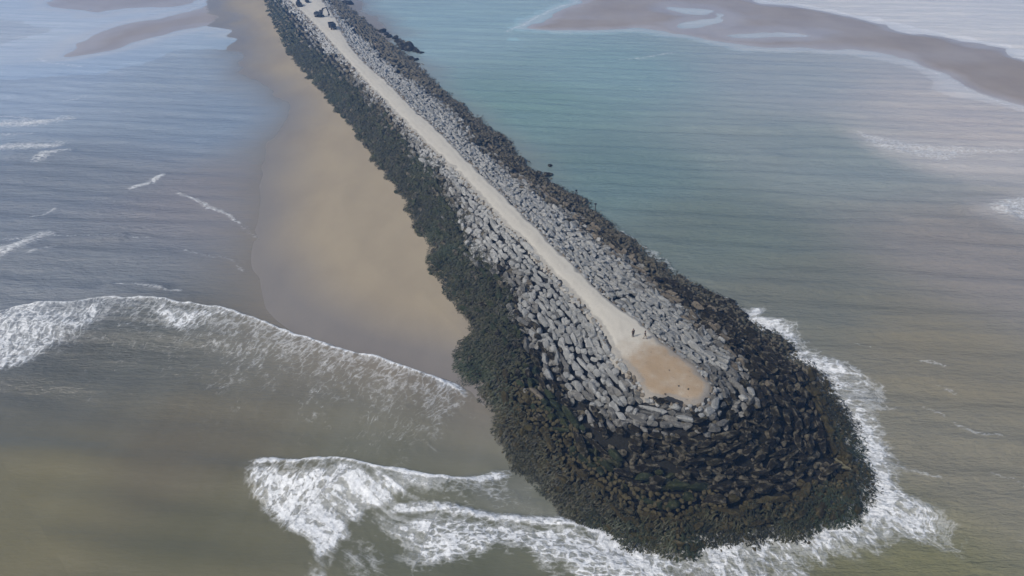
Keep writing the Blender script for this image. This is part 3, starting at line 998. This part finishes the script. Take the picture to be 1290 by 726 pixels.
for k, (a, hgt) in enumerate(((0, 0), (.5, .10), (1., -.08))):
    sxp = wx + dx * ln * a; syp = wy + dy * ln * a
    zp = z0 + hgt + (grid_at(Z, sxp, syp) - grid_at(Z, wx, wy))
    ww = wd * (1 - .6 * a)
    V[:, k * 2] = np.stack([sxp - dy * ww, syp + dx * ww, zp], 1)
    V[:, k * 2 + 1] = np.stack([sxp + dy * ww, syp - dx * ww, zp + .03], 1)
base = (np.arange(n_) * 6)[:, None]
Q = np.concatenate([base + np.array([[0, 1, 3, 2]]), base + np.array([[2, 3, 5, 4]])])
tag(link('seaweed', np_mesh('seaweed', V.reshape(-1, 3), quads=Q, mats=[weed_material()], smooth=True, attrs={'tint': np.repeat(RNG.uniform(size=n_), 6)})),
    'dark olive seaweed fronds lying over the lower slope rocks', 'seaweed', kind='stuff')

#@@OBJECTS@@
# ------------------------------------------------------------------ machines, people, small things
class MB:
    """boxes, tubes and prisms gathered into one mesh"""
    def __init__(s): s.bm = bmesh.new()
    def box(s, c, size, rot=None, taper=None, bev=.04):
        r = bmesh.ops.create_cube(s.bm, size=1.0)
        vs = r['verts']
        for v in vs:
            x, y, z = v.co
            if taper and z > 0: x, y = x * taper[0], y * taper[1]
            v.co = Vector((x * size[0], y * size[1], z * size[2]))
        if bev:
            es = list({e for v in vs for e in v.link_edges})
            rb = bmesh.ops.bevel(s.bm, geom=es, offset=bev, segments=2, affect='EDGES')
            vs = [v for v in rb['verts']] + [v for v in vs if v.is_valid]
            vs = list(set(vs))
        m = Matrix.Translation(c)
        if rot is not None: m = m @ rot.to_4x4()
        bmesh.ops.transform(s.bm, matrix=m, verts=vs)
        return s
    def tube(s, a, b, r, r2=None, seg=14):
        a, b = Vector(a), Vector(b)
        q = (b - a).to_track_quat('Z', 'Y')
        m = Matrix.Translation((a + b) / 2) @ q.to_matrix().to_4x4()
        bmesh.ops.create_cone(s.bm, cap_ends=True, segments=seg, radius1=r, radius2=r if r2 is None else r2, depth=(b - a).length, matrix=m)
        return s
    def beam(s, a, b, w, h, bev=.03):
        a, b = Vector(a), Vector(b)
        q = (b - a).to_track_quat('X', 'Z')
        return s.box((a + b) / 2, ((b - a).length, w, h), q.to_matrix(), bev=bev)
    def build(s, name, mat, parent=None, smooth=False):
        me = bpy.data.meshes.new(name)
        bmesh.ops.recalc_face_normals(s.bm, faces=s.bm.faces)
        s.bm.to_mesh(me); s.bm.free()
        me.materials.append(mat)
        if smooth: me.polygons.foreach_set('use_smooth', [True] * len(me.polygons))
        return link(name, me, parent)

def empty(name, loc, rz=0, label=None, cat=None, group=None):
    o = bpy.data.objects.new(name, None)
    o.empty_display_size = .5
    COL.objects.link(o)
    o.location = loc; o.rotation_euler = (0, 0, rz)
    return tag(o, label, cat, group)

M_STEEL = plain('dark_machine_paint', (.030, .032, .035), .55)
M_STEEL2 = plain('worn_grey_steel', (.075, .075, .075), .6)
M_TYRE = plain('black_rubber', (.012, .012, .012), .85)
M_GLASSD = plain('dark_cab_glass', (.02, .025, .03), .12)
M_MUD = plain('muddy_steel', (.06, .052, .042), .8)

def on_path(px, py, z=CROWN + .22):
    x, y = P(px, py, z)
    return (x, y, z)
ALONG = math.atan2(far[1], far[0])

def wheel(parent, x, y, r, w):
    o = MB().tube((x, y - w / 2, r), (x, y + w / 2, r), r, seg=24).build('wheel', M_TYRE, parent)
    MB().tube((x, y - w / 2 - .012, r), (x, y + w / 2 + .012, r), r * .5, seg=18).build('rim', M_STEEL2, o)
    return o

def excavator(loc, rz):
    r = empty('excavator', loc, rz, 'dark tracked excavator with raised boom on the far gravel path', 'excavator')
    for sy in (-1, 1):
        b = MB()
        b.box((0, sy * 1.25, .48), (4.3, .62, .86), bev=.30)
        for k in range(-4, 5): b.box((k * .46, sy * 1.25, .93), (.2, .64, .06), bev=0)
        b.build('track', M_TYRE, r)
    MB().box((0, 0, .62), (2.2, 1.9, .5)).tube((0, 0, .8), (0, 0, 1.12), .8).build('undercarriage', M_MUD, r)
    MB().box((-.3, 0, 1.65), (3.6, 2.6, 1.0), bev=.10).box((-1.3, 0, 2.3), (1.5, 2.5, .35), bev=.08).build('house', M_STEEL, r)
    MB().box((-2.05, 0, 1.7), (.75, 2.65, 1.2), bev=.22).build('counterweight', M_STEEL2, r)
    c = MB().box((.75, .78, 2.35), (1.6, 1.0, 1.75), taper=(.82, .92), bev=.08).build('cab', M_STEEL, r)
    MB().box((1.50, .78, 2.5), (.05, .82, 1.15), Matrix.Rotation(R(-9), 3, 'Y'), bev=.01).build('windscreen', M_GLASSD, c)
    MB().tube((-1.1, -.8, 2.4), (-1.1, -.8, 3.2), .07).build('exhaust_pipe', M_STEEL2, r)
    b = MB().beam((1.2, -.1, 2.0), (2.6, -.1, 4.3), .5, .62).beam((2.5, -.1, 4.2), (4.7, -.1, 4.7), .46, .52).build('boom', M_STEEL, r)
    MB().tube((1.6, -.1, 1.6), (2.9, -.1, 3.7), .11).build('cylinder', M_STEEL2, b)
    MB().beam((4.4, -.1, 5.0), (5.6, -.1, 2.0), .36, .44).build('stick', M_STEEL, r)
    k = MB().box((5.45, -.1, 1.45), (.9, 1.15, .9), Matrix.Rotation(R(25), 3, 'Y'), taper=(.7, 1), bev=.12)
    for q in range(4): k.box((5.0, -.1 + (q - 1.5) * .32, 1.05), (.3, .10, .08), bev=0)
    k.build('bucket', M_MUD, r)
    return r

def dump_truck(loc, rz):
    r = empty('dump_truck', loc, rz, 'dark dump truck parked facing the camera beside the right edge of the gravel path', 'truck')
    MB().box((0, 0, .85), (7.4, 1.1, .32)).build('chassis', M_STEEL2, r)
    c = MB().box((2.75, 0, 1.95), (1.7, 2.4, 1.9), taper=(.84, .94), bev=.14).box((3.35, 0, 1.1), (.75, 2.35, .6), bev=.1).build('cab', M_STEEL, r)
    MB().box((3.50, 0, 2.28), (.05, 2.0, .8), Matrix.Rotation(R(-8), 3, 'Y'), bev=.01).build('windscreen', M_GLASSD, c)
    for sy in (-1, 1):
        MB().box((3.76, sy * .85, 1.15), (.06, .35, .2), bev=.02).build('headlight', plain('lamp_glass', (.5, .5, .48), .2), c)
        MB().box((3.3, sy * 1.38, 2.3), (.1, .16, .45), bev=.02).build('mirror', M_STEEL2, c)
    b = MB()
    b.box((-1.2, 0, 1.25), (5.2, 2.45, .12), bev=.02)
    for sy in (-1, 1): b.box((-1.2, sy * 1.2, 1.85), (5.2, .10, 1.15), bev=.02)
    b.box((1.42, 0, 2.0), (.12, 2.45, 1.5), bev=.02).box((-3.8, 0, 1.8), (.1, 2.3, 1.0), bev=.02)
    for k in range(6):
        for sy in (-1, 1): b.box((-3.4 + k * .92, sy * 1.28, 1.85), (.1, .08, 1.1), bev=0)
    b.build('bed', M_STEEL, r)
    for x in (2.5, -1.6, -2.8):
        for sy in (-1, 1): wheel(r, x, sy * 1.05, .52, .42)
    return r

def wheel_loader(loc, rz):
    r = empty('wheel_loader', loc, rz, 'dark wheel loader with lowered front bucket near the left edge of the far gravel path', 'loader')
    MB().box((-1.5, 0, 1.55), (2.6, 1.9, 1.3), bev=.18).box((.9, 0, 1.1), (1.8, 1.3, .7), bev=.1).build('body', M_STEEL, r)
    c = MB().box((-.1, 0, 2.55), (1.4, 1.5, 1.6), taper=(.85, .9), bev=.1).build('cab', M_STEEL2, r)
    MB().box((.60, 0, 2.65), (.05, 1.2, 1.0), Matrix.Rotation(R(-8), 3, 'Y'), bev=.01).build('windscreen', M_GLASSD, c)
    for x in (1.3, -1.7):
        for sy in (-1, 1): wheel(r, x, sy * 1.1, .78, .6)
    for sy in (-1, 1): MB().beam((1.0, sy * .5, 1.7), (3.1, sy * .5, .6), .2, .35).build('lift_arm', M_STEEL, r)
    MB().box((3.5, 0, .65), (1.0, 2.7, 1.0), Matrix.Rotation(R(20), 3, 'Y'), taper=(.55, 1), bev=.1).build('bucket', M_MUD, r)
    return r

def pickup(loc, rz):
    r = empty('pickup_truck', loc, rz, 'small dark pickup truck farthest up the gravel path at the top of the view', 'pickup')
    MB().box((0, 0, .75), (5.0, 1.8, .6), bev=.14).box((1.75, 0, 1.0), (1.4, 1.7, .3), taper=(.9, .92), bev=.1).build('body', M_STEEL, r)
    c = MB().box((.25, 0, 1.4), (1.9, 1.62, .75), taper=(.72, .84), bev=.08).build('cab', M_STEEL, r)
    MB().box((1.05, 0, 1.42), (.05, 1.35, .52), Matrix.Rotation(R(-38), 3, 'Y'), bev=.01).build('windscreen', M_GLASSD, c)
    b = MB()
    for sy in (-1, 1): b.box((-1.6, sy * .84, 1.15), (1.8, .1, .3), bev=.02)
    b.box((-2.47, 0, 1.15), (.1, 1.7, .3), bev=.02).build('cargo_bed', M_STEEL2, r)
    for x in (1.6, -1.55):
        for sy in (-1, 1): wheel(r, x, sy * .82, .37, .25)
    return r

excavator(on_path(402.5, 21.5), R(-14))
dump_truck(on_path(419, 36), ALONG + math.pi)
wheel_loader(on_path(377, 7.5), ALONG + math.pi)
pickup(on_path(387, 3), ALONG)

def skin_mesh(name, joints, edges, mat, parent, sub=2):
    """joints: (x, y, z, radius); the first is the root"""
    me = bpy.data.meshes.new(name)
    me.from_pydata([j[:3] for j in joints], edges, [])
    o = link(name, me, parent)
    me.materials.append(mat)
    md = o.modifiers.new('skin', 'SKIN')
    md.use_smooth_shade = True
    for i, j in enumerate(joints):
        rr = j[3] if isinstance(j[3], tuple) else (j[3], j[3])
        me.skin_vertices[0].data[i].radius = rr
        me.skin_vertices[0].data[i].use_root = (i == 0)
    ms = o.modifiers.new('round', 'SUBSURF')
    ms.levels = sub; ms.render_levels = sub
    return o

M_SKIN = plain('skin', (.33, .21, .15), .55, var=.1)
M_HAIR = plain('dark_hair', (.012, .010, .009), .7)
M_JACKET = plain('dark_jacket', (.014, .016, .020), .85)
M_TROUS_D = plain('dark_trousers', (.020, .022, .028), .9)
M_TROUS_L = plain('beige_trousers', (.30, .27, .22), .9)
M_SHOE = plain('dark_shoe', (.015, .013, .012), .7)

def person(loc, rz, label, stride, trousers, arm_swing):
    r = empty('person', loc, rz, label, 'person')
    # facing +X; stride = half distance between the feet
    hipz, shz = .92, 1.44
    J = [(0, 0, hipz, .135)]
    E = []
    def add(p, j):
        J.append(j); E.append((p, len(J) - 1)); return len(J) - 1
    ch = add(0, (.01, 0, 1.18, .15)); up = add(ch, (.0, 0, 1.38, .14)); nk = add(up, (.01, 0, 1.50, .055))
    hd = add(nk, (.03, 0, 1.60, .085)); tp = add(hd, (.02, 0, 1.70, .085))
    add(hd, (.125, 0, 1.60, .018))                                     # nose
    for s_ in (-1, 1): add(hd, (.01, s_ * .098, 1.60, .016))           # ears
    legs = {}
    for s_ in (-1, 1):
        f = stride * s_
        h = add(0, (0, s_ * .10, .86, .095)); k = add(h, (f * .55 + .05, s_ * .11, .49, .062)); a = add(k, (f, s_ * .11, .09, .043))
        t_ = add(a, (f + .16, s_ * .12, .035, .034))
        legs[s_] = ((0, s_ * .10, .86), (f * .55 + .05, s_ * .11, .49), (f, s_ * .11, .09), (f + .16, s_ * .12, .035))
    arms = {}
    for s_ in (-1, 1):
        g = -arm_swing * s_
        sh = add(up, (0, s_ * .19, 1.41, .062)); el = add(sh, (g * .4 - .02, s_ * .25, 1.13, .045)); wr = add(el, (g + .05, s_ * .25, .89, .030))
        pm = add(wr, (g + .07, s_ * .25, .81, .034))
        for q in range(4): 
            f1 = add(pm, (g + .05 + q * .018, s_ * .25, .745 + abs(q - 1.5) * .006, .0095)); add(f1, (g + .062 + q * .018, s_ * .243, .70 + abs(q - 1.3) * .012, .008))
        th = add(wr, (g + .105, s_ * .24, .82, .011)); add(th, (g + .118, s_ * .235, .77, .009))
        arms[s_] = ((0, s_ * .19, 1.41), (g * .4 - .02, s_ * .25, 1.13), (g + .05, s_ * .25, .90))
    body = skin_mesh('body', J, E, M_SKIN, r)
    # jacket, trousers, shoes and hair follow the body a little outside it
    J2 = [(0, 0, .90, (.165, .185)), (.01, 0, 1.18, (.165, .19)), (0, 0, 1.40, (.15, .19)), (.005, 0, 1.47, .075)]
    E2 = [(0, 1), (1, 2), (2, 3)]
    for s_ in (-1, 1):
        a, b, c = arms[s_]; n = len(J2)
        J2 += [(*a, .085), (*b, .066), (*c, .052)]
        E2 += [(2, n), (n, n + 1), (n + 1, n + 2)]
    skin_mesh('jacket', J2, E2, M_JACKET, r)
    J3 = [(0, 0, .93, (.15, .17))]; E3 = []
    for s_ in (-1, 1):
        a, b, c, d = legs[s_]; n = len(J3)
        J3 += [(*a, .118), (*b, .086), (c[0], c[1], c[2] + .03, .068)]
        E3 += [(0, n), (n, n + 1), (n + 1, n + 2)]
        skin_mesh('shoe', [(c[0] - .05, c[1], .045, .046), (c[0] + .06, c[1], .05, .050), (d[0] + .03, d[1], .035, .038)], [(0, 1), (1, 2)], M_SHOE, r)
    skin_mesh('trousers', J3, E3, trousers, r)
    skin_mesh('hair', [(-.015, 0, 1.66, .100), (0.0, 0, 1.725, .092), (-.055, 0, 1.60, .070)], [(0, 1), (0, 2)], M_HAIR, r)
    return r

person(on_path(797, 424.5, CROWN + .20), R(-70), 'person in all dark clothes standing still in the middle of the gravel path', .05, M_TROUS_D, .05)
person(on_path(812, 427, CROWN + .20), R(-20), 'person in dark jacket and beige trousers walking near the right path edge', .30, M_TROUS_L, .20)

# loose stones lying on the sandy turning place
orng = np.random.default_rng(77)
def lone_rock(name, x, y, z, size, mat, label, cat, group=None):
    vv, ff = SH3[int(orng.integers(12))]
    w = vv * np.array([size * orng.uniform(.9, 1.3), size * orng.uniform(.6, .9), size * orng.uniform(.45, .7)])
    o = link(name, np_mesh(name, w, tris=ff, mats=[mat]))
    o.location = (x, y, z); o.rotation_euler = (orng.normal() * .2, orng.normal() * .2, orng.uniform(0, 6.28))
    return tag(o, label, cat, group)
for (px, py), sz in zip([(843, 467), (855, 487), (867, 491), (838, 497)], (.16, .26, .20, .22)):
    x, y, z = on_path(px, py, CROWN + .12)
    lone_rock('loose_stone', x, y, z + .08, sz, M_TAN, 'small brown stone lying loose on the orange sand at the path end', 'stone', 'loose stones on the sandy path end')
for px, py, sz in [(826, 503, 200), (833, 505.5, 260), (829, 507, 220), (840, 506.5, 160)]:
    x, y, z = on_path(px, py, CROWN + .05)
    lone_rock('kerb_rock', x, y, z + .15, sz / 360, M_DARK, 'dark rock in the small heap at the near rim of the orange sand', 'rock', 'small heap of dark rocks at the sand rim')
# rocks awash beyond the seaward toe
for px, py, sz in [(491, 47, 1.6), (497, 49, 1.5), (503, 53, 2.2), (507, 57, 2.6), (511, 60, 2.4), (515, 61.5, 2.4), (519, 63.5, 2.0), (523, 65, 1.6), (527, 66.2, 1.3), (531, 67, 1.0),
                   (509, 62, 1.8), (514, 64, 1.5), (519, 75, 1.6), (524, 76, 1.1), (487, 44, 1.5), (482, 41, 1.6)]:
    x, y = P(px, py)
    lone_rock('reef_rock', x, y, .15, sz * 1.35, M_DARK, 'dark rock of the low spur running out into the far channel from the seaward toe', 'rock', 'rocks of the spur in the channel')
for px, py, sz in [(434, 4, 2.6), (438, 5.5, 3.0), (441.5, 6.5, 2.2)]:
    x, y = P(px, py)
    lone_rock('reef_rock', x, y, .3, sz * 1.2, M_DARK, 'dark reddish rock awash beside the farthest visible seaward toe', 'rock', 'rocks awash at the far end')
x, y = P(690, 221.5); lone_rock('shore_rock', x, y, .35, 1.3, M_DARK, 'dark lump of rock at the waterline halfway along the seaward toe', 'rock')
x, y = P(693, 209.5); lone_rock('shore_rock', x, y, .25, .75, M_DARK, 'single small dark rock standing in open water off the seaward toe', 'rock')
def stake(px, py, h, lean, label):
    x, y = P(px, py)
    r = empty('stake', (x, y, -.3), 0, label, 'stake')
    MB().tube((0, 0, 0), (lean, 0, h), .11, .08).build('post', M_MUD, r)
    MB().box((lean, 0, h + .12), (.55, .3, .4), Matrix.Rotation(R(12), 3, 'Z'), bev=.06).build('head_board', M_STEEL, r)
stake(725, 249, 2.3, .12, 'thin dark stake in the water beside the seaward toe, upper of the two')
stake(750, 267, 2.5, -.08, 'thin dark stake in the water beside the seaward toe, lower of the two')
#@@END@@

# ------------------------------------------------------------------ haze
def haze():
    bm = bmesh.new()
    bmesh.ops.create_cube(bm, size=1.0)
    me = bpy.data.meshes.new('haze'); bm.to_mesh(me); bm.free()
    m = bpy.data.materials.new('haze_air'); m.use_nodes = True
    t = m.node_tree
    t.nodes.remove(t.nodes['Principled BSDF'])
    pv = t.nodes.new('ShaderNodeVolumePrincipled')
    pv.inputs['Color'].default_value = (.24, .50, 1.0, 1)
    pv.inputs['Density'].default_value = .00046
    pv.inputs['Anisotropy'].default_value = .15
    t.links.new(pv.outputs[0], t.nodes['Material Output'].inputs['Volume'])
    me.materials.append(m)
    o = link('haze', me)
    o.scale = (6400, 6400, 90)
    o.location = (0, 0, -3.6 + 45)
    tag(o, kind='stuff')
haze()
